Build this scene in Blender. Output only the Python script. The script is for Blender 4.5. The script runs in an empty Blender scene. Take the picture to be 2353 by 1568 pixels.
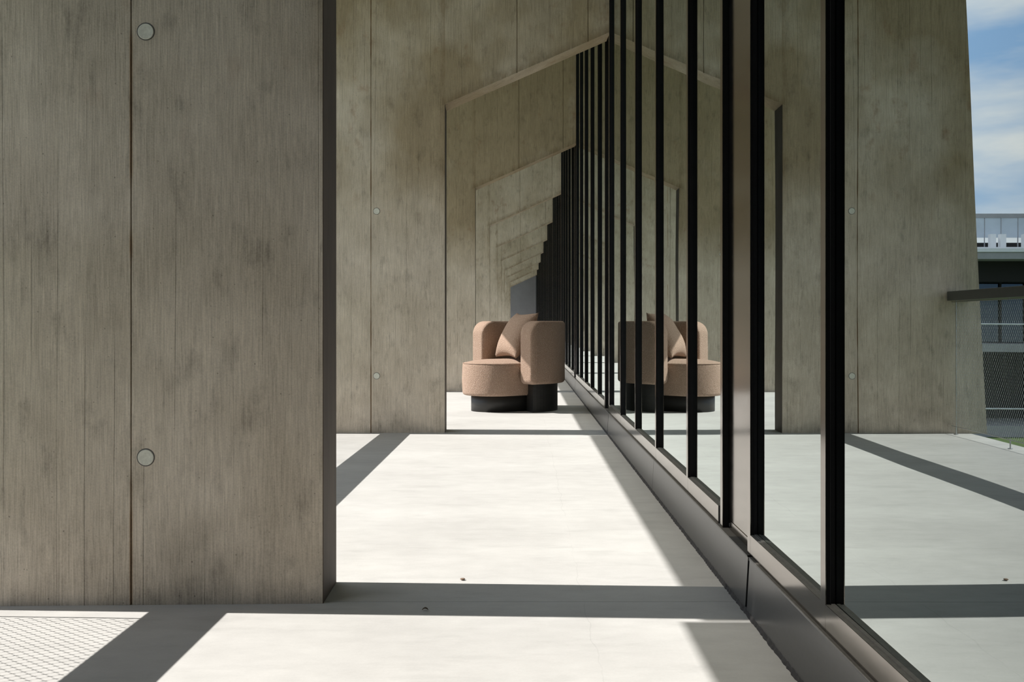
import bpy, bmesh, math, random
from mathutils import Vector, Matrix
random.seed(7)

# ------------------------------------------------------------------ scale
# "P" = one photo pixel at the depth of the second fin; everything is then in metres
H = 0.80
S = H / 249.0
F = 2290.0
D2 = F * S                       # 7.357 m : depth of the second fin
def X(p): return p * S
def Y(d): return d * D2

scene = bpy.context.scene
C = scene.collection

# ------------------------------------------------------------------ camera
cam_d = bpy.data.cameras.new('camera'); cam = bpy.data.objects.new('camera', cam_d); C.objects.link(cam)
cam_d.sensor_width = 36.0
cam_d.lens = F / 2353.0 * 36.0
cam_d.shift_x = (1176.5 - 1200.0) / 2353.0
cam_d.shift_y = -(784.0 - 746.0) / 2353.0
cam_d.clip_start = 0.02; cam_d.clip_end = 500
cam.location = (0, 0, H); cam.rotation_euler = (math.radians(90), 0, 0)
scene.camera = cam

# ------------------------------------------------------------------ light
SUN_K, SUN_KY = 0.898, -0.042      # floor shift per unit of height (to the right, towards the camera)
sun_d = bpy.data.lights.new('sun', 'SUN'); sun = bpy.data.objects.new('sun', sun_d); C.objects.link(sun)
sun_d.energy = 6.8; sun_d.angle = math.radians(0.24); sun_d.color = (1.0, 0.965, 0.92)
sun.rotation_euler = Vector((SUN_K, SUN_KY, -1.0)).to_track_quat('-Z', 'Y').to_euler()

world = bpy.data.worlds.new('sky'); scene.world = world; world.use_nodes = True
wn, wl = world.node_tree.nodes, world.node_tree.links
wn.clear()
wo = wn.new('ShaderNodeOutputWorld'); wb = wn.new('ShaderNodeBackground')
tc = wn.new('ShaderNodeTexCoord'); sep = wn.new('ShaderNodeSeparateXYZ')
wl.new(tc.outputs['Generated'], sep.inputs[0])
zr = wn.new('ShaderNodeMapRange'); zr.inputs[1].default_value = 0.0; zr.inputs[2].default_value = 0.8
wl.new(sep.outputs['Z'], zr.inputs[0])
blue = wn.new('ShaderNodeValToRGB')
blue.color_ramp.elements[0].color = (0.40, 0.60, 0.86, 1); blue.color_ramp.elements[1].color = (0.17, 0.36, 0.72, 1)
wl.new(zr.outputs[0], blue.inputs[0])
cm = wn.new('ShaderNodeMapping'); cm.inputs['Scale'].default_value = (3.0, 3.0, 13.0)
wl.new(tc.outputs['Generated'], cm.inputs[0])
cn = wn.new('ShaderNodeTexNoise'); cn.inputs['Scale'].default_value = 1.0; cn.inputs['Detail'].default_value = 6; cn.inputs['Roughness'].default_value = 0.52
wl.new(cm.outputs[0], cn.inputs[0])
cr = wn.new('ShaderNodeValToRGB'); cr.color_ramp.elements[0].position = 0.37; cr.color_ramp.elements[1].position = 0.60
wl.new(cn.outputs['Fac'], cr.inputs[0])
mx = wn.new('ShaderNodeMixRGB'); mx.inputs[2].default_value = (1.0, 0.985, 0.97, 1)
wl.new(cr.outputs[0], mx.inputs[0]); wl.new(blue.outputs[0], mx.inputs[1])
wl.new(mx.outputs[0], wb.inputs[0]); wb.inputs[1].default_value = 1.32
wl.new(wb.outputs[0], wo.inputs[0])

vs = scene.view_settings
vs.view_transform = 'Standard'; vs.look = 'None'; vs.gamma = 1.0; vs.use_curve_mapping = False
vs.exposure = 0.12
try:
    scene.cycles.max_bounces = 10; scene.cycles.diffuse_bounces = 6; scene.cycles.glossy_bounces = 6
    scene.cycles.transparent_max_bounces = 12; scene.cycles.caustics_reflective = True; scene.cycles.blur_glossy = 0.6
    scene.cycles.sample_clamp_indirect = 6.0
except Exception:
    pass

# ------------------------------------------------------------------ materials
def new_mat(name):
    m = bpy.data.materials.new(name); m.use_nodes = True
    nt = m.node_tree
    b = nt.nodes['Principled BSDF']
    return m, nt.nodes, nt.links, b

class NB:
    """tiny node helper"""
    def __init__(s, n, l): s.n, s.l = n, l
    def val(s, node, i, v):
        if isinstance(v, bpy.types.NodeSocket): s.l.new(v, node.inputs[i])
        else: node.inputs[i].default_value = v
    def math(s, op, a, b=0.0, c=None, clamp=False):
        t = s.n.new('ShaderNodeMath'); t.operation = op; t.use_clamp = clamp
        s.val(t, 0, a); s.val(t, 1, b)
        if c is not None: s.val(t, 2, c)
        return t.outputs[0]
    def noise(s, vec, scale=1.0, detail=4, rough=0.5, out='Fac'):
        t = s.n.new('ShaderNodeTexNoise'); t.inputs['Scale'].default_value = scale
        t.inputs['Detail'].default_value = detail; t.inputs['Roughness'].default_value = rough
        if vec is not None: s.l.new(vec, t.inputs['Vector'])
        return t.outputs[out]
    def mapping(s, vec, scale=(1, 1, 1), loc=(0, 0, 0)):
        t = s.n.new('ShaderNodeMapping'); t.inputs['Scale'].default_value = scale; t.inputs['Location'].default_value = loc
        s.l.new(vec, t.inputs[0]); return t.outputs[0]
    def ramp(s, fac, stops):
        t = s.n.new('ShaderNodeValToRGB'); e = t.color_ramp.elements
        while len(e) < len(stops): e.new(0.5)
        for el, (p, c) in zip(e, stops):
            el.position = p; el.color = c if len(c) == 4 else (*c, 1)
        s.l.new(fac, t.inputs[0]); return t.outputs[0]
    def mix(s, fac, a, b, mode='MIX'):
        t = s.n.new('ShaderNodeMixRGB'); t.blend_type = mode
        s.val(t, 0, fac)
        for i, v in ((1, a), (2, b)):
            s.val(t, i, v if isinstance(v, bpy.types.NodeSocket) or len(v) == 4 else (*v, 1))
        return t.outputs[0]
    def rng(s, v, a, b, c=0.0, d=1.0):
        t = s.n.new('ShaderNodeMapRange'); s.val(t, 0, v)
        for i, q in ((1, a), (2, b), (3, c), (4, d)): t.inputs[i].default_value = q
        return t.outputs[0]
    def bump(s, h, strength=0.3, dist=0.01, normal=None):
        t = s.n.new('ShaderNodeBump'); t.inputs['Strength'].default_value = strength; t.inputs['Distance'].default_value = dist
        s.l.new(h, t.inputs['Height'])
        if normal is not None: s.l.new(normal, t.inputs['Normal'])
        return t.outputs[0]

SEAM_LOCAL = X(-347 + 178)

def mat_concrete():
    m, n, l, b = new_mat('board_marked_concrete'); N = NB(n, l)
    g = n.new('ShaderNodeNewGeometry').outputs['Position']
    oc = n.new('ShaderNodeTexCoord').outputs['Object']
    sp = n.new('ShaderNodeSeparateXYZ'); l.new(g, sp.inputs[0])
    so = n.new('ShaderNodeSeparateXYZ'); l.new(oc, so.inputs[0])
    u = N.math('ADD', sp.outputs['X'], sp.outputs['Y'])
    # formwork boards
    wob = N.noise(N.mapping(g, (1.3, 1.3, 0.25)), 1.0, 2)
    ub = N.math('ADD', u, N.math('MULTIPLY', wob, 0.10))
    q = N.math('DIVIDE', ub, 0.083)
    idx = N.math('FLOOR', q)
    fr = N.math('SUBTRACT', q, idx)
    wnz = n.new('ShaderNodeTexWhiteNoise'); wnz.noise_dimensions = '1D'; l.new(idx, wnz.inputs['W'])
    tone = wnz.outputs['Value']
    edge = N.math('MINIMUM', fr, N.math('SUBTRACT', 1.0, fr))
    line = N.rng(edge, 0.0, 0.022, 1.0, 0.0)
    lmask = N.rng(N.noise(N.mapping(g, (9, 9, 0.9)), 1.0, 3), 0.46, 0.62)
    line = N.math('MULTIPLY', line, lmask)
    # wood grain streaks, fine and vertical
    grain = N.noise(N.mapping(g, (210, 210, 10)), 1.0, 4, 0.6)
    grain2 = N.noise(N.mapping(g, (46, 46, 3.2)), 1.0, 5, 0.65)
    fine = N.noise(g, 190.0, 4, 0.65)
    blotch = N.noise(N.mapping(g, (3.4, 3.4, 2.6)), 1.0, 8, 0.62)
    blot2 = N.noise(N.mapping(g, (15, 15, 7.5), (3, 1, 7)), 1.0, 7, 0.66)
    v = N.math('ADD', N.math('MULTIPLY', N.math('SUBTRACT', tone, 0.5), 0.05), 1.0)
    v = N.math('ADD', v, N.math('MULTIPLY', N.math('SUBTRACT', grain, 0.5), 0.80))
    v = N.math('ADD', v, N.math('MULTIPLY', N.math('SUBTRACT', grain2, 0.5), 0.34))
    v = N.math('ADD', v, N.math('MULTIPLY', N.math('SUBTRACT', blotch, 0.5), 0.50))
    v = N.math('ADD', v, N.math('MULTIPLY', N.math('SUBTRACT', fine, 0.5), 0.50))
    dark = N.rng(blot2, 0.54, 0.72, 0.0, 0.26)
    v = N.math('SUBTRACT', v, dark)
    v = N.math('SUBTRACT', v, N.math('MULTIPLY', line, 0.42))
    vor = n.new('ShaderNodeTexVoronoi'); vor.inputs['Scale'].default_value = 34.0; l.new(g, vor.inputs['Vector'])
    pit = N.math('MULTIPLY', N.rng(vor.outputs['Distance'], 0.05, 0.10, 1.0, 0.0), N.rng(fine, 0.48, 0.6))
    v = N.math('SUBTRACT', v, N.math('MULTIPLY', pit, 0.45))
    base = N.mix(N.rng(blotch, 0.35, 0.7), (0.530, 0.455, 0.358), (0.580, 0.506, 0.412))
    # brown and ochre staining higher up the walls
    st = N.noise(N.mapping(g, (1.1, 0.7, 0.9), (0.4, 2.3, 0.2)), 1.0, 4, 0.55)
    st = N.math('ADD', st, N.math('MULTIPLY', N.math('MULTIPLY', N.rng(sp.outputs['Y'], 10.5, 11.2), N.rng(sp.outputs['Y'], 13.2, 12.6)), 0.16))
    stm = N.math('MULTIPLY', N.math('MULTIPLY', N.rng(st, 0.38, 0.60), N.rng(sp.outputs['Y'], 13.5, 15.5, 1.0, 0.45)), N.rng(sp.outputs['Z'], 1.35, 2.0))
    base = N.mix(N.math('MULTIPLY', stm, 0.78), base, (0.300, 0.225, 0.125))
    rust = N.math('MULTIPLY', N.rng(N.noise(N.mapping(g, (7, 7, 5)), 1.0, 5, 0.6), 0.60, 0.72), N.rng(sp.outputs['Z'], 1.2, 1.9))
    base = N.mix(N.math('MULTIPLY', rust, 0.42), base, (0.23, 0.115, 0.052))
    # rust run in the formwork joint
    ds = N.math('ABSOLUTE', N.math('SUBTRACT', so.outputs['X'], SEAM_LOCAL))
    run = N.math('MULTIPLY', N.rng(ds, 0.0025, 0.0065, 1.0, 0.0), N.rng(N.noise(N.mapping(g, (6, 6, 3.2)), 1.0, 3), 0.50, 0.60))
    base = N.mix(N.math('MULTIPLY', run, 0.70), base, (0.27, 0.155, 0.07))
    # brown drip line along the lower edge of the opening
    dl = N.math('SUBTRACT', so.outputs['Z'], N.math('ADD', X(755), N.math('MULTIPLY', so.outputs['X'], 0.4444)))
    dn = N.noise(N.mapping(g, (16, 16, 6), (2, 0, 5)), 1.0, 5, 0.65)
    drip = N.math('MULTIPLY', N.math('MULTIPLY', N.rng(dl, 0.004, 0.075, 1.0, 0.0), N.rng(dl, 0.001, 0.004)), N.math('MULTIPLY', N.rng(so.outputs['X'], -0.06, 0.0), N.rng(dn, 0.28, 0.55)))
    base = N.mix(N.math('MULTIPLY', drip, 0.62), base, (0.185, 0.125, 0.065))
    ej = N.math('MULTIPLY', N.math('MULTIPLY', N.rng(N.math('ABSOLUTE', so.outputs['X']), 0.0, 0.05, 1.0, 0.0), N.rng(so.outputs['X'], 0.004, 0.0)), N.math('MULTIPLY', N.rng(sp.outputs['Z'], 1.2, 2.0), N.rng(dn, 0.30, 0.6)))
    base = N.mix(N.math('MULTIPLY', ej, 0.5), base, (0.20, 0.135, 0.07))
    # damp foot, spread higher in the colour to offset light bounced off the floor
    foot = N.math('MULTIPLY', N.rng(sp.outputs['Z'], 0.0, 0.30, 1.0, 0.0), N.rng(N.noise(N.mapping(g, (6, 6, 9)), 1.0, 4), 0.35, 0.7))
    v = N.math('SUBTRACT', v, N.math('MULTIPLY', foot, 0.30))
    cc = n.new('ShaderNodeCombineColor')
    for i in range(3): l.new(v, cc.inputs[i])
    col = N.mix(1.0, base, cc.outputs[0], 'MULTIPLY')
    l.new(col, b.inputs['Base Color']); b.inputs['Roughness'].default_value = 0.88
    b.inputs['Specular IOR Level'].default_value = 0.25
    hgt = N.math('ADD', N.math('MULTIPLY', grain, 0.6), N.math('MULTIPLY', fine, 0.25))
    hgt = N.math('SUBTRACT', hgt, N.math('MULTIPLY', line, 0.7))
    hgt = N.math('SUBTRACT', hgt, N.math('MULTIPLY', pit, 0.8))
    hgt = N.math('ADD', hgt, N.math('MULTIPLY', tone, 0.5))
    l.new(N.bump(hgt, 0.55, 0.004), b.inputs['Normal'])
    return m

def mat_floor():
    m, n, l, b = new_mat('pale_floor_concrete'); N = NB(n, l)
    g = n.new('ShaderNodeNewGeometry').outputs['Position']
    sp = n.new('ShaderNodeSeparateXYZ'); l.new(g, sp.inputs[0])
    a = N.noise(N.mapping(g, (1.2, 2.2, 1)), 1.0, 6, 0.58)
    c = N.noise(N.mapping(g, (9, 16, 5)), 1.0, 6, 0.62)
    f = N.noise(g, 130.0, 4, 0.6)
    v = N.math('ADD', 0.965, N.math('MULTIPLY', N.math('SUBTRACT', a, 0.5), 0.20))
    v = N.math('ADD', v, N.math('MULTIPLY', N.math('SUBTRACT', c, 0.5), 0.26))
    v = N.math('ADD', v, N.math('MULTIPLY', N.math('SUBTRACT', f, 0.5), 0.12))
    smear = N.rng(N.noise(N.mapping(g, (3, 11, 3), (5, 2, 0)), 1.0, 6, 0.65), 0.54, 0.74, 0.0, 0.12)
    v = N.math('SUBTRACT', v, smear)
    # hairline crack running along the walk
    w = N.noise(N.mapping(g, (2, 5, 2)), 1.0, 4)
    cx = N.math('ADD', N.math('SUBTRACT', sp.outputs['X'], X(56)), N.math('MULTIPLY', N.math('SUBTRACT', w, 0.5), 0.05))
    crack = N.math('MULTIPLY', N.rng(N.math('ABSOLUTE', cx), 0.0009, 0.0022, 1.0, 0.0), N.rng(N.noise(N.mapping(g, (3, 3, 3)), 1.0, 3), 0.42, 0.55))
    v = N.math('SUBTRACT', v, N.math('MULTIPLY', crack, 0.09))
    base = N.mix(N.rng(a, 0.35, 0.68), (0.495, 0.483, 0.460), (0.530, 0.519, 0.494))
    cc = n.new('ShaderNodeCombineColor')
    for i in range(3): l.new(v, cc.inputs[i])
    l.new(N.mix(1.0, base, cc.outputs[0], 'MULTIPLY'), b.inputs['Base Color'])
    b.inputs['Roughness'].default_value = 0.62; b.inputs['Specular IOR Level'].default_value = 0.35
    h = N.math('ADD', N.math('MULTIPLY', f, 0.3), N.math('MULTIPLY', c, 0.5))
    l.new(N.bump(h, 0.12, 0.004), b.inputs['Normal'])
    return m

def mat_plain(name, col, rough=0.6, metal=0.0, spec=0.5, var=0.06, scale=30.0, bump=0.0, noise_scale=(1, 1, 1)):
    m, n, l, b = new_mat(name); N = NB(n, l)
    g = n.new('ShaderNodeTexCoord').outputs['Object']
    f = N.noise(N.mapping(g, noise_scale), scale, 4, 0.6)
    lo = tuple(c * (1 - var) for c in col); hi = tuple(min(1, c * (1 + var)) for c in col)
    l.new(N.mix(N.rng(f, 0.3, 0.7), lo, hi), b.inputs['Base Color'])
    b.inputs['Roughness'].default_value = rough; b.inputs['Metallic'].default_value = metal
    b.inputs['Specular IOR Level'].default_value = spec
    if bump: l.new(N.bump(f, bump, 0.004), b.inputs['Normal'])
    return m

def mat_boucle():
    m, n, l, b = new_mat('pink_beige_boucle'); N = NB(n, l)
    g = n.new('ShaderNodeNewGeometry').outputs['Position']
    wv = N.mix(0.35, g, N.noise(g, 90.0, 2, 0.5, 'Color'), 'ADD')
    vo = n.new('ShaderNodeTexVoronoi'); vo.inputs['Scale'].default_value = 170.0; l.new(g, vo.inputs['Vector'])
    f = N.noise(g, 240.0, 4, 0.65)
    f2 = N.noise(g, 110.0, 3, 0.6)
    h = N.math('ADD', N.math('MULTIPLY', N.math('SUBTRACT', 1.0, vo.outputs['Distance']), 0.7), N.math('MULTIPLY', f2, 0.9))
    h = N.math('ADD', h, N.math('MULTIPLY', f, 0.4))
    t = N.rng(h, 0.95, 1.55)
    l.new(N.mix(t, (0.340, 0.234, 0.174), (0.600, 0.460, 0.365)), b.inputs['Base Color'])
    b.inputs['Roughness'].default_value = 0.95; b.inputs['Specular IOR Level'].default_value = 0.1
    try:
        b.inputs['Sheen Weight'].default_value = 0.10; b.inputs['Sheen Roughness'].default_value = 0.5
        b.inputs['Sheen Tint'].default_value = (0.9, 0.75, 0.65, 1)
    except Exception: pass
    l.new(N.bump(h, 0.85, 0.0055), b.inputs['Normal'])
    return m

def mat_bronze(name, col, rough):
    m, n, l, b = new_mat(name); N = NB(n, l)
    g = n.new('ShaderNodeNewGeometry').outputs['Position']
    f = N.noise(N.mapping(g, (8, 8, 40)), 1.0, 4, 0.6)
    l.new(N.mix(N.rng(f, 0.3, 0.7), tuple(c * .93 for c in col), tuple(c * 1.07 for c in col)), b.inputs['Base Color'])
    b.inputs['Metallic'].default_value = 1.0
    l.new(N.rng(f, 0.25, 0.75, rough * 0.88, rough * 1.12), b.inputs['Roughness'])
    return m

def mat_coated_glass(name, refl=0.505, tint=(0.87, 0.95, 0.94), through=(0.11, 0.13, 0.13)):
    m, n, l, b = new_mat(name); n.remove(b)
    o = n['Material Output']
    gl = n.new('ShaderNodeBsdfGlossy'); gl.inputs['Color'].default_value = (*tint, 1); gl.inputs['Roughness'].default_value = 0.0
    tr = n.new('ShaderNodeBsdfTransparent'); tr.inputs['Color'].default_value = (*through, 1)
    lw = n.new('ShaderNodeLayerWeight'); lw.inputs['Blend'].default_value = 0.5      # multi-pane Fresnel curve
    mr = n.new('ShaderNodeValToRGB'); e = mr.color_ramp.elements
    pts = [(0.0, refl * 0.22), (0.36, refl * 0.46), (0.60, refl), (0.83, refl + (1 - refl) * 0.52), (1.0, 1.0)]
    while len(e) < len(pts): e.new(0.5)
    for el, (p_, v_) in zip(e, pts): el.position = p_; el.color = (v_, v_, v_, 1)
    l.new(lw.outputs['Facing'], mr.inputs[0])
    NN = NB(n, l); gp = n.new('ShaderNodeNewGeometry').outputs['Position']
    l.new(NN.bump(NN.noise(NN.mapping(gp, (1, 1.6, 1.1)), 1.0, 1, 0.4), 1.0, 0.0008), gl.inputs['Normal'])
    mixs = n.new('ShaderNodeMixShader')
    l.new(mr.outputs[0], mixs.inputs[0]); l.new(tr.outputs[0], mixs.inputs[1]); l.new(gl.outputs[0], mixs.inputs[2])
    l.new(mixs.outputs[0], o.inputs[0])
    return m

def mat_canopy():
    m, n, l, b = new_mat('frosted_canopy_glass'); n.remove(b)
    o = n['Material Output']
    tl = n.new('ShaderNodeBsdfTranslucent'); tl.inputs['Color'].default_value = (0.40, 0.41, 0.40, 1)
    tr = n.new('ShaderNodeBsdfTransparent'); tr.inputs['Color'].default_value = (0.95, 0.93, 0.88, 1)
    mixs = n.new('ShaderNodeMixShader'); mixs.inputs[0].default_value = 0.40
    l.new(tl.outputs[0], mixs.inputs[1]); l.new(tr.outputs[0], mixs.inputs[2]); l.new(mixs.outputs[0], o.inputs[0])
    return m

def mat_grass():
    m, n, l, b = new_mat('lawn_grass'); N = NB(n, l)
    g = n.new('ShaderNodeNewGeometry').outputs['Position']
    f = N.noise(g, 3.0, 6, 0.65); f2 = N.noise(g, 0.25, 4, 0.6)
    c = N.mix(N.rng(f, 0.3, 0.7), (0.045, 0.085, 0.02), (0.13, 0.18, 0.05))
    c = N.mix(N.rng(f2, 0.35, 0.7), c, (0.07, 0.11, 0.03))
    l.new(c, b.inputs['Base Color']); b.inputs['Roughness'].default_value = 0.95
    l.new(N.bump(f, 0.6, 0.05), b.inputs['Normal'])
    return m

M = {}
M['concrete'] = mat_concrete()
M['floor'] = mat_floor()
M['jamb'] = mat_plain('darkened_jamb_lining', (0.115, 0.088, 0.068), 0.7, var=0.22, scale=9, noise_scale=(1, 1, 0.3), bump=0.05)  # shade put into the colour, for jambs the lighting leaves too pale
M['joint'] = mat_plain('dark_joint_filler', (0.10, 0.095, 0.09), 0.9, bump=0.3)
M['plug'] = mat_plain('grey_green_plug_mortar', (0.66, 0.65, 0.56), 0.8, var=0.10, scale=120, bump=0.15)
M['bronze'] = mat_bronze('bronze_anodised_metal', (0.25, 0.224, 0.20), 0.13)
M['bronze_base'] = mat_plain('dark_bronze_base_sheet', (0.018, 0.018, 0.019), 0.30, spec=0.75, var=0.25, scale=14, noise_scale=(1, 3, 9))
M['black'] = mat_plain('black_frame_lacquer', (0.006, 0.006, 0.0065), 0.55, spec=0.18, var=0.2)
M['ledge'] = mat_plain('charcoal_ledge_metal', (0.115, 0.110, 0.100), 0.55, spec=0.4, var=0.2, scale=60)
M['sealant'] = mat_plain('black_rubber_sealant', (0.022, 0.020, 0.019), 0.7, spec=0.35, var=0.3, scale=45, bump=0.6)
M['glass'] = mat_coated_glass('coated_facade_glass')
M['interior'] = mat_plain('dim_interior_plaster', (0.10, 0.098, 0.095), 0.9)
M['boucle'] = mat_boucle()
M['plinth'] = mat_plain('black_stained_wood', (0.021, 0.020, 0.018), 0.5, spec=0.5, var=0.25, scale=8, noise_scale=(1, 1, 9))
M['steel'] = mat_plain('stainless_cable_steel', (0.55, 0.56, 0.56), 0.32, metal=1.0)
M['rail'] = mat_plain('dark_grey_painted_steel', (0.115, 0.118, 0.112), 0.5, spec=0.5)
M['grass'] = mat_grass()
M['canopy'] = mat_canopy()
M['endwall'] = mat_plain('blue_grey_plaster', (0.27, 0.27, 0.285), 0.9, var=0.1, scale=1.5, bump=0.1)
M['ceiling'] = mat_plain('pale_soffit_concrete', (0.46, 0.44, 0.40), 0.9, var=0.08, scale=3)
M['pale_slab'] = mat_plain('pale_grey_slab_concrete', (0.36, 0.36, 0.37), 0.85, var=0.08, scale=2)
M['white'] = mat_plain('white_painted_metal', (0.80, 0.81, 0.83), 0.5)
M['dark_recess'] = mat_plain('dark_recess_cladding', (0.018, 0.017, 0.016), 0.8, var=0.2)
M['blue_glass'] = mat_coated_glass('blue_window_glass', 0.30, (0.62, 0.82, 1.0), (0.05, 0.07, 0.10))
M['screen_glass'] = mat_plain('sky_painted_screen_glass', (0.56, 0.63, 0.71), 0.25, spec=0.6, var=0.08, scale=1.5)  # opaque pale blue painted in place of the clouds mirrored in the panes
M['leaf'] = mat_plain('dry_brown_leaf', (0.10, 0.065, 0.035), 0.8, var=0.3)
M['pebble'] = mat_plain('brown_grit_stone', (0.19, 0.13, 0.09), 0.85, var=0.3, scale=80)

# ------------------------------------------------------------------ helpers
def link_mesh(name, me, mat, parent=None, loc=None, smooth=False):
    o = bpy.data.objects.new(name, me); C.objects.link(o)
    if mat is not None and len(me.materials) == 0: me.materials.append(mat)
    if parent is not None: o.parent = parent
    if loc is not None: o.location = loc
    if smooth:
        for p in me.polygons: p.use_smooth = True
    return o

def bm_mesh(name, bm):
    bmesh.ops.recalc_face_normals(bm, faces=bm.faces)
    me = bpy.data.meshes.new(name); bm.to_mesh(me); bm.free(); return me

def add_box(bm, x0, x1, y0, y1, z0, z1):
    vs_ = [bm.verts.new(p) for p in ((x0, y0, z0), (x1, y0, z0), (x1, y1, z0), (x0, y1, z0), (x0, y0, z1), (x1, y0, z1), (x1, y1, z1), (x0, y1, z1))]
    for f in ((0, 3, 2, 1), (4, 5, 6, 7), (0, 1, 5, 4), (1, 2, 6, 5), (2, 3, 7, 6), (3, 0, 4, 7)):
        bm.faces.new([vs_[i] for i in f])

def box(name, x0, x1, y0, y1, z0, z1, mat, parent=None, bevel=0.0):
    bm = bmesh.new(); add_box(bm, x0, x1, y0, y1, z0, z1)
    if bevel: bmesh.ops.bevel(bm, geom=list(bm.edges), offset=bevel, segments=2, affect='EDGES', profile=0.6)
    return link_mesh(name, bm_mesh(name, bm), mat, parent)

def add_prism(bm, poly, y0, y1):
    """poly = (x, z) outline, extruded from y0 to y1"""
    a = [bm.verts.new((x, y0, z)) for x, z in poly]; b = [bm.verts.new((x, y1, z)) for x, z in poly]
    n = len(poly)
    bm.faces.new(a); bm.faces.new(list(reversed(b)))
    for i in range(n): bm.faces.new((a[i], b[i], b[(i + 1) % n], a[(i + 1) % n]))

def add_tube(bm, p0, p1, r, n=6):
    p0, p1 = Vector(p0), Vector(p1); d = (p1 - p0)
    if d.length < 1e-6: return
    d.normalize(); a = d.orthogonal().normalized(); b2 = d.cross(a)
    r0, r1 = [], []
    for i in range(n):
        t = 2 * math.pi * i / n; off = (a * math.cos(t) + b2 * math.sin(t)) * r
        r0.append(bm.verts.new(p0 + off)); r1.append(bm.verts.new(p1 + off))
    for i in range(n): bm.faces.new((r0[i], r0[(i + 1) % n], r1[(i + 1) % n], r1[i]))
    bm.faces.new(list(reversed(r0))); bm.faces.new(r1)

def empty(name, loc=(0, 0, 0), rz=0.0):
    o = bpy.data.objects.new(name, None); C.objects.link(o); o.location = loc; o.rotation_euler = (0, 0, rz)
    o.empty_display_size = 0.1
    return o

def tag(o, label=None, cat=None, group=None, kind=None):
    if label: o['label'] = label
    if cat: o['category'] = cat
    if group: o['group'] = group
    if kind: o['kind'] = kind
    return o

# ------------------------------------------------------------------ layout
FIN_D = [0.388] + [1.0 + 0.612 * k for k in range(9)]          # front face depths
JAMB = [-178, -178, -174, -166, -161, -161, -161, -159, -159, -159]
T = 0.0325 * D2                                                # fin thickness
ROOF_H = X(1420); ROOF_X = X(-1133)
X_FRONT, X_GLASS = X(198), X(203.8)
Z_SILL, Z_RAIL = X(48), X(66)
Y_BACK, Y_END = -3.2, Y(6.35)
EDGE_X = X(-597)

# ------------------------------------------------------------------ setting: floor, roof, end wall, interior
floor = box('floor', EDGE_X, X(197), Y_BACK, Y_END, -0.40, -0.012, M['joint']); tag(floor, 'pale concrete walkway slab in bands of sun and shade', 'floor', kind='structure')
ys = [Y_BACK] + [Y(d) + 0.02 for d in FIN_D] + [Y_END]
for a, b_ in zip(ys[:-1], ys[1:]):
    box('floor_slab', EDGE_X - 0.004, X(198), a + 0.0012, b_ - 0.0012, -0.016, 0.0, M['floor'], floor)

ceil = box('ceiling', X(-640), X(620), Y_BACK, Y_END, ROOF_H, ROOF_H + 0.35, M['ceiling']); tag(ceil, 'concrete roof slab over the walkway', 'ceiling', kind='structure')
for q_, (a, b_) in enumerate(zip(ys[:-1], ys[1:])):              # frosted glass canopy beyond the fins, panes cut to slightly different lengths
    box('canopy_pane', X(([-1142, -1125, -1137] + [-1133] * 20)[q_]), X(-640), a + 0.004, b_ - 0.004, ROOF_H, ROOF_H + 0.02, M['canopy'], ceil)
wlf = box('shade_wall_left', X(-635), X(-612), Y_BACK, 1.2, 0.0, ROOF_H, M['ceiling']); tag(wlf, 'added unseen outer wall shading the walkway behind the camera', 'wall', kind='structure')  # unseen, added to keep sun and sky off the nearest bay
wfr = box('shade_wall_near', X(-635), X(198), Y_BACK - 0.2, Y_BACK, 0.0, ROOF_H, M['ceiling']); tag(wfr, 'added unseen cross wall shading the walkway behind the camera', 'wall', kind='structure')  # unseen, added to help darken the nearest bay
wb_ = box('wall_back', X(-640), X(198), Y_END - 0.25, Y_END, 0.0, ROOF_H, M['endwall']); tag(wb_, 'shaded blue grey end wall closing the row of openings', 'wall', kind='structure')
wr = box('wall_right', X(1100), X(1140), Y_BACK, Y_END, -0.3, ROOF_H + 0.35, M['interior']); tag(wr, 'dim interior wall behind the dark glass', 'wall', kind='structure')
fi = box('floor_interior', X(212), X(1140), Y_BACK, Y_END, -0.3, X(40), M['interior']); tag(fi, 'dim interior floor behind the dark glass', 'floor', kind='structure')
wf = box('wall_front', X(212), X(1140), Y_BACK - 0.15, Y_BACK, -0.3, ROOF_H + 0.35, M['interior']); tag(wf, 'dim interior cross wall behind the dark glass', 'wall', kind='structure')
lawn = box('ground', -140, X(190), -60, 170, -4.6, -4.1, M['grass']); tag(lawn, 'lawn lying below the edge of the walkway', 'lawn', kind='structure')

# sealant bead where the facade meets the floor (irregular front edge)
def sealant():
    bm = bmesh.new(); prev = None; y = Y_BACK
    while y < Y_END:
        j = random.uniform(-0.0018, 0.0018)
        ring = [(X(191.3) + j, 0.0), (X(191.9) + j, 0.007), (X(193.4), 0.013 + random.uniform(-.002, .002)), (X(199), 0.018), (X(199), 0.0)]
        cur = [bm.verts.new((px, y, pz)) for px, pz in ring]
        if prev:
            for i in range(5): bm.faces.new((prev[i], cur[i], cur[(i + 1) % 5], prev[(i + 1) % 5]))
        prev = cur; y += 0.014 if y < 9 else 0.1
    return bm_mesh('trim_1', bm)
tr1 = link_mesh('trim_1', sealant(), M['sealant']); tag(tr1, 'rough black sealant bead along the foot of the glazed facade', 'trim', kind='structure')

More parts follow.
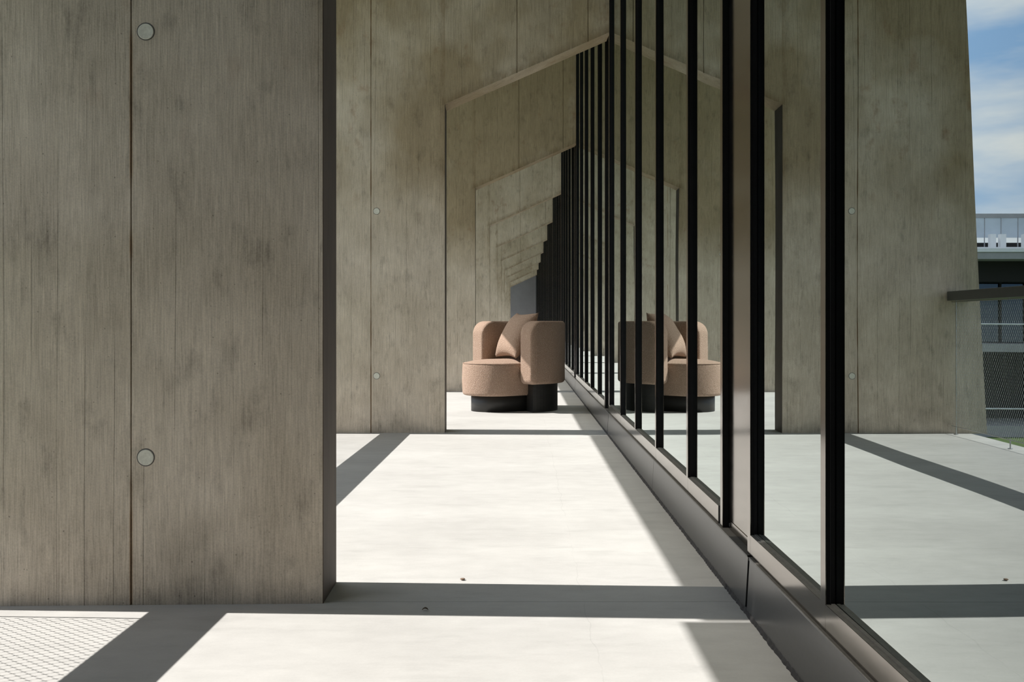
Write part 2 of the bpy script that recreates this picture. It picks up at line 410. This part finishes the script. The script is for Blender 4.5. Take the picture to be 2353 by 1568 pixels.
# ------------------------------------------------------------------ concrete fins
def fin_mesh(k):
    j = JAMB[k]
    sh = lambda p: X(p - j)                                     # local x
    right = 202.8
    def bottom(p):                                              # underside of the opening
        return X(755 + (p - j) * (923 - 755) / (200 - j))
    outer0, top = -635.0, 1418.0
    outer1 = outer0 + 0.048 * top
    bm = bmesh.new()
    g = 0.60 if k == 0 else 0.85; deep = X(3.0)
    seams = [-347, -12, 152]
    cuts = [outer0, -347 - g, -347 + g, j, -12 - g, -12 + g, 152 - g, 152 + g, right]
    for a, b2 in zip(cuts[:-1], cuts[1:]):
        if b2 <= a: continue
        groove = abs((a + b2) / 2 - min(seams, key=lambda s_: abs(s_ - (a + b2) / 2))) < 0.1 and (b2 - a) < 3
        if b2 <= j + 0.01: zb0 = zb1 = 0.0
        else: zb0, zb1 = bottom(a), bottom(b2)
        xt = sh(a) if a != outer0 else sh(outer1)
        poly = [(sh(a), zb0), (sh(b2), zb1), (sh(b2), X(top)), (xt, X(top))]
        add_prism(bm, poly, deep if groove else 0.0, T)
    return bm_mesh('concrete_fin', bm)

FIN_LABELS = [
    'nearest board-marked concrete fin, its broad face filling the left side',
    'second concrete fin from the camera, its opening framing the armchair',
    'third concrete fin, standing directly behind the armchair',
    'fourth concrete fin from the camera, paler, beyond the armchair',
    'fifth concrete fin from the camera, its opening nested inside the fourth',
    'sixth concrete fin from the camera in the receding row',
    'seventh concrete fin from the camera in the receding row',
    'eighth concrete fin from the camera, a narrow far frame',
    'ninth concrete fin from the camera, last but one of the row',
    'tenth and farthest concrete fin, framing the shaded end wall']
TILT = math.radians(-1.6)
def plug_mesh(r):
    bm = bmesh.new(); n = 28
    rings = [(r * 1.0, 0.004), (r * 1.0, -0.001), (r * 0.94, -0.003), (r * 0.3, -0.0022)]
    prev = None
    for rr, y in rings:
        cur = [bm.verts.new((rr * math.cos(2 * math.pi * i / n), y, rr * math.sin(2 * math.pi * i / n))) for i in range(n)]
        if prev:
            for i in range(n): bm.faces.new((prev[i], cur[i], cur[(i + 1) % n], prev[(i + 1) % n]))
        prev = cur
    bm.faces.new(prev)
    return bm_mesh('tie_hole_plug', bm)
def ring_mesh(r):
    bm = bmesh.new(); n = 28; prev = None
    for rr, y in ((r * 1.13, 0.002), (r * 1.12, -0.0006), (r * 1.0, -0.0006)):
        cur = [bm.verts.new((rr * math.cos(2 * math.pi * i / n), y, rr * math.sin(2 * math.pi * i / n))) for i in range(n)]
        if prev:
            for i in range(n): bm.faces.new((prev[i], cur[i], cur[(i + 1) % n], prev[(i + 1) % n]))
        prev = cur
    return bm_mesh('plug_joint', bm)
PLUG, RING = plug_mesh(X(7.1)), ring_mesh(X(7.1))
for k, d in enumerate(FIN_D):
    fin = link_mesh('concrete_fin', fin_mesh(k), M['concrete'], None, (X(JAMB[k]), Y(d), 0.0))
    fin.rotation_euler = (0, 0, -TILT)
    tag(fin, FIN_LABELS[k], 'concrete fin', 'row of concrete fins along the walkway')
    box('jamb_dark_lining', -0.004, 0.002, 0.004, T - 0.004, 0.0, X(755) - 0.002, M['jamb'], fin)  # added dark strip deepening the shade on the jamb
    if k < 3:
        for ph in (131, 509):
            p = link_mesh('tie_hole_plug', PLUG, M['plug'], fin, (X(-334 + 178), 0.0, X(ph)))
            link_mesh('plug_joint', RING, M['joint'], p)

# ------------------------------------------------------------------ glazed facade, one bay at a time
FR = [0.105, 0.1155, 0.1175, 0.1200, 0.097]
def bay_edges(i):
    """frame edges of bay i (far to near) in d units; bay 0 is the nearest"""
    if i == 0: return [0.378, 0.2865, 0.1692, 0.055, -0.062, -0.18, -0.30, -0.425]
    far = FIN_D[i] - 0.010; near = FIN_D[i - 1] + 0.047
    if i == 1: return [far, 0.88, 0.7645, 0.647, 0.523, near]
    e = [far]; tot = far - near; s = sum(FR)
    for w in FR: e.append(e[-1] - w / s * tot)
    return e
MULL = 0.0023                                                   # half front width of a mullion in d units
def facade_bay(i):
    w = empty('window_%d' % (i + 1)); tag(w, kind='structure')
    e = bay_edges(i)
    top = ROOF_H
    zt = ROOF_H - X(30)
    last = len(e) - 1
    for k, d in enumerate(e):
        y = Y(d)
        hw = MULL * D2
        if k == 0: y0, y1 = y, y + 2 * hw
        elif k == last and i > 0: y0, y1 = y - 2 * hw, y
        else: y0, y1 = y - hw, y + hw
        mu = box('mullion', X_FRONT + X(0.5), X(216), y0 + 0.0006, y1 - 0.0006, Z_SILL, top, M['black'], w)
        box('mullion_cap', X_FRONT, X_FRONT + X(0.5), y0, y1, Z_SILL, top, M['bronze'], mu)
    for k in range(last):
        yf, yn = Y(e[k]) - (0 if k == 0 else MULL * D2), Y(e[k + 1]) + (2 * MULL * D2 if (k + 1 == last and i > 0) else MULL * D2)
        toe = (0.0040 if i == 0 else 0.0) * (yf - yn) / 2          # the near panes are set a hair out of line
        bm = bmesh.new()
        v8 = [bm.verts.new((xx + (-toe if yy < yf else toe), yy, zz)) for zz in (Z_RAIL - 0.006, zt + 0.006) for xx, yy in
              ((X_GLASS, yn - 0.004), (X_GLASS + 0.012, yn - 0.004), (X_GLASS + 0.012, yf + 0.004), (X_GLASS, yf + 0.004))]
        for f in ((0, 3, 2, 1), (4, 5, 6, 7), (0, 1, 5, 4), (1, 2, 6, 5), (2, 3, 7, 6), (3, 0, 4, 7)): bm.faces.new([v8[q] for q in f])
        pane = link_mesh('glass_pane', bm_mesh('glass_pane', bm), M['glass'], w)
        rl = box('bottom_rail', X_FRONT + X(0.5), X(216), yn, yf, Z_SILL, Z_RAIL, M['ledge'], w)
        box('rail_cap', X_FRONT + X(0.05), X_FRONT + X(0.5), yn, yf, Z_SILL, Z_RAIL - X(0.15), M['bronze'], rl)
        box('glazing_bead', X_FRONT + X(3.0), X_GLASS, yf - X(1.2), yf, Z_RAIL, zt, M['black'], pane)
        box('glazing_bead', X_FRONT + X(3.4), X_GLASS, yn, yf - X(1.2), Z_RAIL, Z_RAIL + X(0.8), M['ledge'], pane)
        box('top_rail', X_FRONT, X(216), yn, yf, zt, top, M['black'], w)
    # metal cover of the post behind the fin at the far end of the bay
    fd = FIN_D[i]
    far_edge, near_edge = fd + 0.047, fd - 0.010
    pc = box('post_cover', X(203.6), X(216), Y(near_edge) + 2 * MULL * D2, Y(far_edge) - 2 * MULL * D2, Z_SILL, top, M['bronze'], w)
    pl_ = box('cover_plate', X(203.0), X(203.6), Y(near_edge) + 2 * MULL * D2 + 0.004, Y(far_edge) - 2 * MULL * D2 - 0.02, Z_SILL + X(0.6), Z_SILL + X(9), M['bronze'], pc)
    for yy in (Y(near_edge) + 0.07, Y(far_edge) - 0.07):
        bm = bmesh.new(); add_tube(bm, (X(202.6), yy, Z_SILL + X(5)), (X(203.3), yy, Z_SILL + X(5)), 0.006, 10)
        link_mesh('bolt', bm_mesh('bolt', bm), M['black'], pl_)
    # sill ledge and sheet-metal base
    yfar, ynear = Y(fd - 0.012), (Y(FIN_D[i - 1] - 0.012) if i > 0 else Y_BACK)
    box('sill', X(195.8), X(204.5), ynear, yfar + 0.02, Z_SILL - X(3.0), Z_SILL, M['ledge'], w)
    mid = Y(e[3]) if i else Y(0.055)
    for a, b2, ga, gb in ((mid, yfar, 0.003, 0.012), (ynear, mid, 0.012, 0.003)):
        bm = bmesh.new()
        y0, y1 = a + ga * 0.6, b2 - gb
        poly = [(X(193.0), 0.006), (X(195.6), Z_SILL - X(1.6)), (X(195.9), Z_SILL - X(0.6)), (X(199.5), Z_SILL - X(0.6)), (X(199.5), 0.006)]
        add_prism(bm, poly, y0, y1)
        link_mesh('base_panel', bm_mesh('base_panel', bm), M['bronze_base'], w)
    box('base_backing', X(197.5), X(214), ynear, yfar + 0.02, 0.0, Z_SILL - X(3.1), M['black'], w)
    return w
for i in range(len(FIN_D)): facade_bay(i)
# stretch of dark facade between the last fin and the end wall
wl_ = box('window_%d' % (len(FIN_D) + 1), X_FRONT, X(216), Y(FIN_D[-1] + 0.047), Y_END, 0.0, ROOF_H, M['black']); tag(wl_, kind='structure')

# ------------------------------------------------------------------ balustrades: wide rail, stainless net
def net_mesh(y0, y1, z0, z1):
    cw, ch = 0.027, 0.042
    nc = int((y1 - y0) / cw); nr = int((z1 - z0) / (ch / 2))
    cw = (y1 - y0) / nc; rh = (z1 - z0) / nr
    bm = bmesh.new(); r = 0.00065; x = 0.0
    for ri in range(nr):
        za, zb = z0 + ri * rh, z0 + (ri + 1) * rh
        off = 0.5 if ri % 2 else 0.0
        for c in range(nc):
            y = y0 + (c + off) * cw
            for s_ in (-0.5, 0.5):
                yb = y + s_ * cw
                if y0 - 1e-4 <= y <= y1 + 1e-4 and y0 - 1e-4 <= yb <= y1 + 1e-4:
                    add_tube(bm, (x, y, za), (x, yb, zb), r, 3)
            if ri and y0 < y < y1: add_tube(bm, (x, y, za - 0.006), (x, y, za + 0.006), 0.0018, 4)
    return bm_mesh('wire_net', bm)

def balustrade(y0, y1, label):
    xi = X(-556)
    b = empty('balustrade', (xi, y0, 0)); tag(b, label, 'balustrade', 'balustrades along the outer edge')
    L = y1 - y0
    rail = box('top_rail', X(-596 + 556), X(-545 + 556), 0.0, L, X(303), X(324), M['rail'], b, 0.003)
    zc0, zc1 = X(18), X(300)
    net = link_mesh('wire_net', net_mesh(0.07, L - 0.07, zc0, zc1), M['steel'], b); tag(net, kind='stuff')
    for z in (zc0, zc1):
        bm = bmesh.new(); add_tube(bm, (0, 0.0, z), (0, L, z), 0.003, 8); link_mesh('edge_cable', bm_mesh('edge_cable', bm), M['steel'], b)
    for y in (0.07, L - 0.07):
        bm = bmesh.new(); add_tube(bm, (0, y, 0.0), (0, y, zc1), 0.0032, 8); link_mesh('end_cable', bm_mesh('end_cable', bm), M['steel'], b)
    n = max(2, round(L / 0.8))
    for i in range(n + 1):
        y = 0.07 + (L - 0.14) * i / n
        bm = bmesh.new(); add_tube(bm, (0, y, 0.004), (0, y, zc0 + 0.006), 0.005, 8); add_tube(bm, (0, y, 0.0), (0, y, 0.005), 0.016, 12)
        link_mesh('cable_holder', bm_mesh('cable_holder', bm), M['steel'], b)
        bm = bmesh.new(); add_tube(bm, (0, y, zc1 - 0.004), (0, y, X(303) + 0.002), 0.004, 8)
        link_mesh('cable_hanger', bm_mesh('cable_hanger', bm), M['steel'], b)
    return b
tilt_dy = lambda k, p: math.tan(TILT) * X(JAMB[k] - p)
balustrade(1.206, Y(FIN_D[0]) + tilt_dy(0, -552) - 0.006, 'dark rail and wire net whose shadow crosses the near left floor')
balustrade(Y(FIN_D[0]) + T + tilt_dy(0, -552) + 0.006, Y(FIN_D[1]) + tilt_dy(1, -552) - 0.006, 'dark flat handrail over stainless wire net, mirrored at the right edge')

# ------------------------------------------------------------------ armchair
CX, CD = -20.0, 1.279
chair = empty('armchair', (X(CX), Y(CD), 0.0))
tag(chair, 'round pink beige boucle armchair on black drum bases beside the glazing', 'armchair')
FACE = math.radians(220)

def revolve_outline(name, outline, profile, mat, parent, smooth=True):
    """outline(scale) -> list of (x, y) points offset inwards by a distance; profile = [(inset, z)] from bottom to top"""
    bm = bmesh.new(); prev = None; first = None
    for inset, z in profile:
        pts = outline(inset)
        cur = [bm.verts.new((px, py, z)) for px, py in pts]
        if prev:
            n = len(cur)
            for i in range(n): bm.faces.new((prev[i], prev[(i + 1) % n], cur[(i + 1) % n], cur[i]))
        else: first = cur
        prev = cur
    bm.faces.new(prev); bm.faces.new(list(reversed(first)))
    return link_mesh(name, bm_mesh(name, bm), mat, parent, smooth=smooth)

fx, fy = math.cos(FACE), math.sin(FACE)
def stadium(cx0, cy0, cx1, cy1, r0, r1=None):
    r1 = r1 or r0
    ang = math.atan2(cy1 - cy0, cx1 - cx0)
    def f(inset):
        pts = []
        for i in range(33):
            t = ang - math.pi / 2 + math.pi * i / 32; pts.append((cx1 + (r1 - inset) * math.cos(t), cy1 + (r1 - inset) * math.sin(t)))
        for i in range(33):
            t = ang + math.pi / 2 + math.pi * i / 32; pts.append((cx0 + (r0 - inset) * math.cos(t), cy0 + (r0 - inset) * math.sin(t)))
        return pts
    return f

SCX, SCY = X(-82 - CX), -X(43)
seat_out = stadium(0.0, 0.0, SCX, SCY, X(87), X(91))
def fillet(z0, z1, rb, rt, crown, rad):
    pr = []
    for i in range(7):
        t = math.pi / 2 * i / 6; pr.append((rb * (1 - math.sin(t)), z0 + rb * (1 - math.cos(t))))
    pr.append((-X(1.5), (z0 + z1) / 2))
    for i in range(8):
        t = math.pi / 2 * i / 7; pr.append((rt * (1 - math.cos(t)), z1 - rt + rt * math.sin(t)))
    for i in range(1, 9):
        q = i / 8.0; pr.append((rt + (rad - rt) * q * 0.96, z1 + crown * (1 - (1 - q) ** 2)))
    return pr
seat = revolve_outline('seat', seat_out, fillet(X(46), X(140), X(9), X(9), X(9), X(88)), M['boucle'], chair)
# seam around the top of the seat
def seam_tube(name, pts, r, parent, closed=True, n=6):
    bm = bmesh.new(); m = len(pts); rings = []
    for i in range(m):
        p = Vector(pts[i]); a = Vector(pts[(i + 1) % m] if closed or i < m - 1 else pts[i]); b2 = Vector(pts[i - 1] if closed or i else pts[i])
        d = (a - b2).normalized(); u = d.orthogonal().normalized(); u = Vector((0, 0, 1)) - d * d.z if abs(d.z) < 0.9 else Vector((1, 0, 0)) - d * d.x
        u.normalize(); w = d.cross(u)
        rings.append([bm.verts.new(p + (u * math.cos(2 * math.pi * j / n) + w * math.sin(2 * math.pi * j / n)) * r) for j in range(n)])
    for i in range(m if closed else m - 1):
        A, B = rings[i], rings[(i + 1) % m]
        for j in range(n): bm.faces.new((A[j], A[(j + 1) % n], B[(j + 1) % n], B[j]))
    return link_mesh(name, bm_mesh(name, bm), M['boucle'], parent, smooth=True)
seam_tube('piping', [(px, py, X(137.6)) for px, py in seat_out(X(1.0))], X(1.0), seat)

# drum under the seat
drum = revolve_outline('seat_base', stadium(SCX * 0.15, SCY * 0.15, SCX, SCY, X(66)), [(0.0, 0.0), (0.0, X(50))], M['plinth'], chair, smooth=False)
for p in drum.data.polygons: p.use_smooth = len(p.vertices) == 4

# wrapped backrest : thick U-shaped wall with rounded ends
RI, RO = X(90), X(145)
ZB, ZT = X(80), X(259)
RM = (RI + RO) / 2
ARM, ARM_FAR = X(61), X(52)
AXIS = FACE - math.pi                                           # middle of the back
ARC = math.pi * RM
TOTAL = ARC + ARM + ARM_FAR
def u_path(s_, r_):
    """point on the U at distance s_ from the near arm's end, at radius r_"""
    if s_ < ARM:
        a = AXIS - math.pi / 2; e = ARM - s_
    elif s_ > ARM + ARC:
        a = AXIS + math.pi / 2; e = s_ - ARM - ARC
    else:
        a = AXIS - math.pi / 2 + (s_ - ARM) / RM; e = 0.0
    return r_ * math.cos(a) + e * math.cos(FACE), r_ * math.sin(a) + e * math.sin(FACE)
def back_mesh():
    arc = TOTAL
    th = (RO - RI) / 2
    rend, rfil = X(40), X(9)
    sts = []
    N0 = 14
    for i in range(N0 + 1):
        t = math.pi / 2 * i / N0; sts.append(rend * (1 - math.cos(t)))
    mids = [rend + (arc - 2 * rend) * i / 60 for i in range(1, 60)]
    S_ = sts + mids + [arc - s_ for s_ in reversed(sts)]
    bm = bmesh.new(); prev = None; caps = []
    for s_ in S_:
        e = min(s_, arc - s_)
        if e < rend: zt = ZT - rend + math.sqrt(max(0, rend ** 2 - (rend - e) ** 2))
        else: zt = ZT
        rr = X(14)
        zb_ = ZB + rr - math.sqrt(max(0, rr ** 2 - (rr - e) ** 2)) if e < rr else ZB
        q = min(1.0, e / X(20))                                  # the end caps are plumply padded
        tt = th * (0.70 + 0.30 * math.sqrt(1 - (1 - q) ** 2))
        ring = []
        f = rfil
        for (cr_, cz_, a0_) in ((RM + tt - f, zt - f, 0), (RM - tt + f, zt - f, 90), (RM - tt + f, zb_ + f, 180), (RM + tt - f, zb_ + f, 270)):
            for j in range(6):
                t = math.radians(a0_ + 90 * j / 5)
                ring.append((cr_ + f * math.cos(t), cz_ + f * math.sin(t)))
        cur = [bm.verts.new((*u_path(s_, r_), z_)) for r_, z_ in ring]
        if prev:
            n = len(cur)
            for i in range(n): bm.faces.new((prev[i], prev[(i + 1) % n], cur[(i + 1) % n], cur[i]))
        else: caps.append(cur)
        prev = cur
    caps.append(prev)
    bm.faces.new(caps[0]); bm.faces.new(list(reversed(caps[1])))
    return bm_mesh('backrest', bm)
back = link_mesh('backrest', back_mesh(), M['boucle'], chair, smooth=True)
# piping along both edges of the two end caps
def end_seam(end, inner):
    rend = X(40); pts = []
    r_ = (RI + X(0.2)) if inner else (RO - X(0.2))
    ins = X(19)
    zs = [ZB + X(3) + (ZT - rend - ZB - X(3)) * i / 14 for i in range(15)]
    for z in zs: pts.append((ins, z))
    for i in range(1, 12):
        t = math.pi / 2 * i / 12
        pts.append((ins + (rend - X(4)) * (1 - math.cos(t)), ZT - rend + (rend - X(1.5)) * math.sin(t)))
    out = []
    for s_, z in pts:
        rr = r_ - (X(2.2) if not inner else -X(2.2)) * max(0, (z - (ZT - X(9))) / X(9))
        out.append((*u_path(s_ if end == 0 else TOTAL - s_, rr), z))
    return out
for end in (0, 1):
    for inner in (True, False):
        seam_tube('piping', end_seam(end, inner), X(0.9), back, closed=False)

# curved block carrying the backrest
def arc_block(r0, r1, a0, a1, z0, z1):
    bm = bmesh.new(); prev = None; n = 40; first = None
    for i in range(n + 1):
        a = a0 + (a1 - a0) * i / n; c, s_ = math.cos(a), math.sin(a)
        cur = [bm.verts.new(p) for p in ((r0 * c, r0 * s_, z0), (r1 * c, r1 * s_, z0), (r1 * c, r1 * s_, z1), (r0 * c, r0 * s_, z1))]
        if prev:
            for j in range(4): bm.faces.new((prev[j], prev[(j + 1) % 4], cur[(j + 1) % 4], cur[j]))
        else: first = cur
        prev = cur
    bm.faces.new(first); bm.faces.new(list(reversed(prev)))
    return bm_mesh('back_base', bm)
link_mesh('back_base', arc_block(X(80), X(124), math.radians(-66), math.radians(138), 0.0, X(84)), M['plinth'], chair)

# throw cushion leaning on the backrest
def cushion_mesh(w, h, t):
    bm = bmesh.new(); n = 26; grid = {}
    for side in (1, -1):
        for i in range(n + 1):
            for j in range(n + 1):
                if side == -1 and (i in (0, n) or j in (0, n)): grid[side, i, j] = grid[1, i, j]; continue
                u, v = -1 + 2 * i / n, -1 + 2 * j / n
                pin_u, pin_v = 1 - 0.13 * (1 - v * v) * 0 , 1
                ed = (1 - abs(u) ** 2.6) * (1 - abs(v) ** 2.6)
                x = u * w / 2 * (1 - 0.13 * (1 - v * v) * abs(u))
                z = v * h / 2 * (1 - 0.13 * (1 - u * u) * abs(v))
                y = side * t / 2 * max(0, ed) ** 0.55
                y += 0.004 * math.sin(3.1 * u + 2 * v) * ed
                grid[side, i, j] = bm.verts.new((x, y, z))
        for i in range(n):
            for j in range(n):
                f = [grid[side, i, j], grid[side, i + 1, j], grid[side, i + 1, j + 1], grid[side, i, j + 1]]
                bm.faces.new(f if side == 1 else list(reversed(f)))
    return bm_mesh('throw_cushion', bm)
cw_, chh = X(146), X(152)
cush = link_mesh('throw_cushion', cushion_mesh(cw_, chh, X(64)), M['boucle'], None, smooth=True)
tag(cush, 'square pink beige boucle cushion leaning inside the round armchair', 'cushion')
az, lean = math.radians(206), math.radians(29)                  # facing azimuth and lean
nrm = Vector((math.cos(az) * math.cos(lean), math.sin(az) * math.cos(lean), math.sin(lean)))
upv = Vector((-math.cos(az) * math.sin(lean), -math.sin(az) * math.sin(lean), math.cos(lean)))
sid = upv.cross(nrm) * -1
rot = Matrix((sid, nrm, upv)).transposed()
if rot.determinant() < 0: rot = Matrix((-sid, nrm, upv)).transposed()
cush.matrix_world = Matrix.Translation((X(-17), Y(1.277), X(147) + chh / 2 * math.cos(lean) + X(4))) @ rot.to_4x4()

# ------------------------------------------------------------------ small litter on the floor
def leaf_mesh():
    bm = bmesh.new(); n = 9; L, W = 0.017, 0.006; up, dn = [], []
    for i in range(n + 1):
        t = i / n; w = W * math.sin(math.pi * t) ** 0.8 + 0.0006
        z = 0.0015 + 0.004 * math.sin(math.pi * t)
        up.append((bm.verts.new((t * L, w, z + 0.002)), bm.verts.new((t * L, 0, z)), bm.verts.new((t * L, -w, z + 0.0025))))
    for i in range(n):
        for j in range(2): bm.faces.new((up[i][j], up[i + 1][j], up[i + 1][j + 1], up[i][j + 1]))
    me = bm_mesh('dry_leaf', bm); return me
lf = link_mesh('dry_leaf', leaf_mesh(), M['leaf'], None, (X((970 - 1200) * 0.3785), Y(0.3785), 0.0))
sol = lf.modifiers.new('thickness', 'SOLIDIFY'); sol.thickness = 0.0008
tag(lf, 'tiny curled dry leaf lying in the shadow band on the floor', 'leaf')
bm = bmesh.new(); bmesh.ops.create_icosphere(bm, subdivisions=2, radius=0.007)
for v in bm.verts:
    v.co.x *= 1.15 + random.uniform(-.08, .08); v.co.z = max(-0.004, v.co.z * 0.42 + random.uniform(-.0006, .0006))
pb = link_mesh('grit_stone', bm_mesh('grit_stone', bm), M['pebble'], None, (X((1063 - 1200) * 0.4235), Y(0.4235), 0.004), smooth=True)
tag(pb, 'small brown grit stone on the sunlit edge of the floor', 'stone')

# ------------------------------------------------------------------ building across the lawn (seen mirrored in the glass)
BD = 6.0
px = BD * S                                                      # metres per photo pixel at that depth
def zb(y): return H + (746 - y) * px
bx0, bx1, by = -46.0, -13.5, Y(BD)
bld = empty('terrace_building', ((bx0 + bx1) / 2, by, -4.1))
tag(bld, 'distant pale terraced building with glass screens, mirrored at the right edge', 'building')
ox, oy, oz = bld.location
def bpart(name, x0, x1, y0, y1, z0, z1, mat, parent=None):
    o = box(name, x0 - ox, x1 - ox, y0 - oy, y1 - oy, z0 - oz, z1 - oz, M[mat], parent or bld); return o
bpart('rear_wall', bx0, bx1, by + 3.0, by + 9.0, -4.1, zb(598), 'dark_recess')
bpart('roof_slab', bx0, bx1, by - 0.6, by + 9, zb(598), zb(580), 'pale_slab')
bpart('slab_edge', bx0, bx1, by - 0.66, by - 0.58, zb(582), zb(574), 'white')
bpart('mid_slab', bx0, bx1, by - 0.6, by + 3.2, zb(808), zb(790), 'pale_slab')
bpart('ground_slab', bx0, bx1, by - 0.6, by + 3.2, -4.1, zb(975), 'pale_slab')
bpart('recess_beam', bx0, bx1, by + 0.9, by + 3.0, zb(646), zb(598), 'dark_recess')
for yy in (745, 937):
    bm = bmesh.new(); add_tube(bm, (bx0 - ox, by - 0.4 - oy, zb(yy) - oz), (bx1 - ox, by - 0.4 - oy, zb(yy) - oz), 0.035, 8)
    link_mesh('guard_rail', bm_mesh('guard_rail', bm), M['white'], bld)
x = bx0
while x < bx1 - 0.5:                                             # upper windows
    wd = bpart('window', x + 0.04, x + 1.12, by + 2.2, by + 2.26, zb(790), zb(646), 'blue_glass')
    bpart('window_post', x + 1.12, x + 1.20, by + 2.1, by + 2.3, zb(790), zb(646), 'dark_recess', wd)
    x += 1.16
x = bx0
while x < bx1 - 0.5:                                             # roof terrace screen
    pn = bpart('screen_pane', x + 0.012, x + 0.76, by + 1.6, by + 1.62, zb(540), zb(493), 'screen_glass')
    bpart('screen_post', x - 0.012, x + 0.012, by + 1.58, by + 1.64, zb(575), zb(486), 'pale_slab', pn)
    x += 0.78
bpart('screen_rail', bx0, bx1, by + 1.56, by + 1.66, zb(493), zb(483), 'pale_slab')
bpart('terrace_wall', bx0, bx1, by + 4.2, by + 4.4, zb(580), zb(541), 'dark_recess')
x = bx0 + 0.3; i = 0
while x < bx1 - 0.5:                                             # white terrace columns and planter edge
    bpart('terrace_column', x, x + 0.26, by + 0.6, by + 0.86, zb(580), zb(536), 'white')
    x += (0.46 if i % 2 == 0 else 1.05); i += 1
bpart('planter_edge', bx0, bx1, by - 0.1, by + 0.2, zb(580), zb(569), 'white')
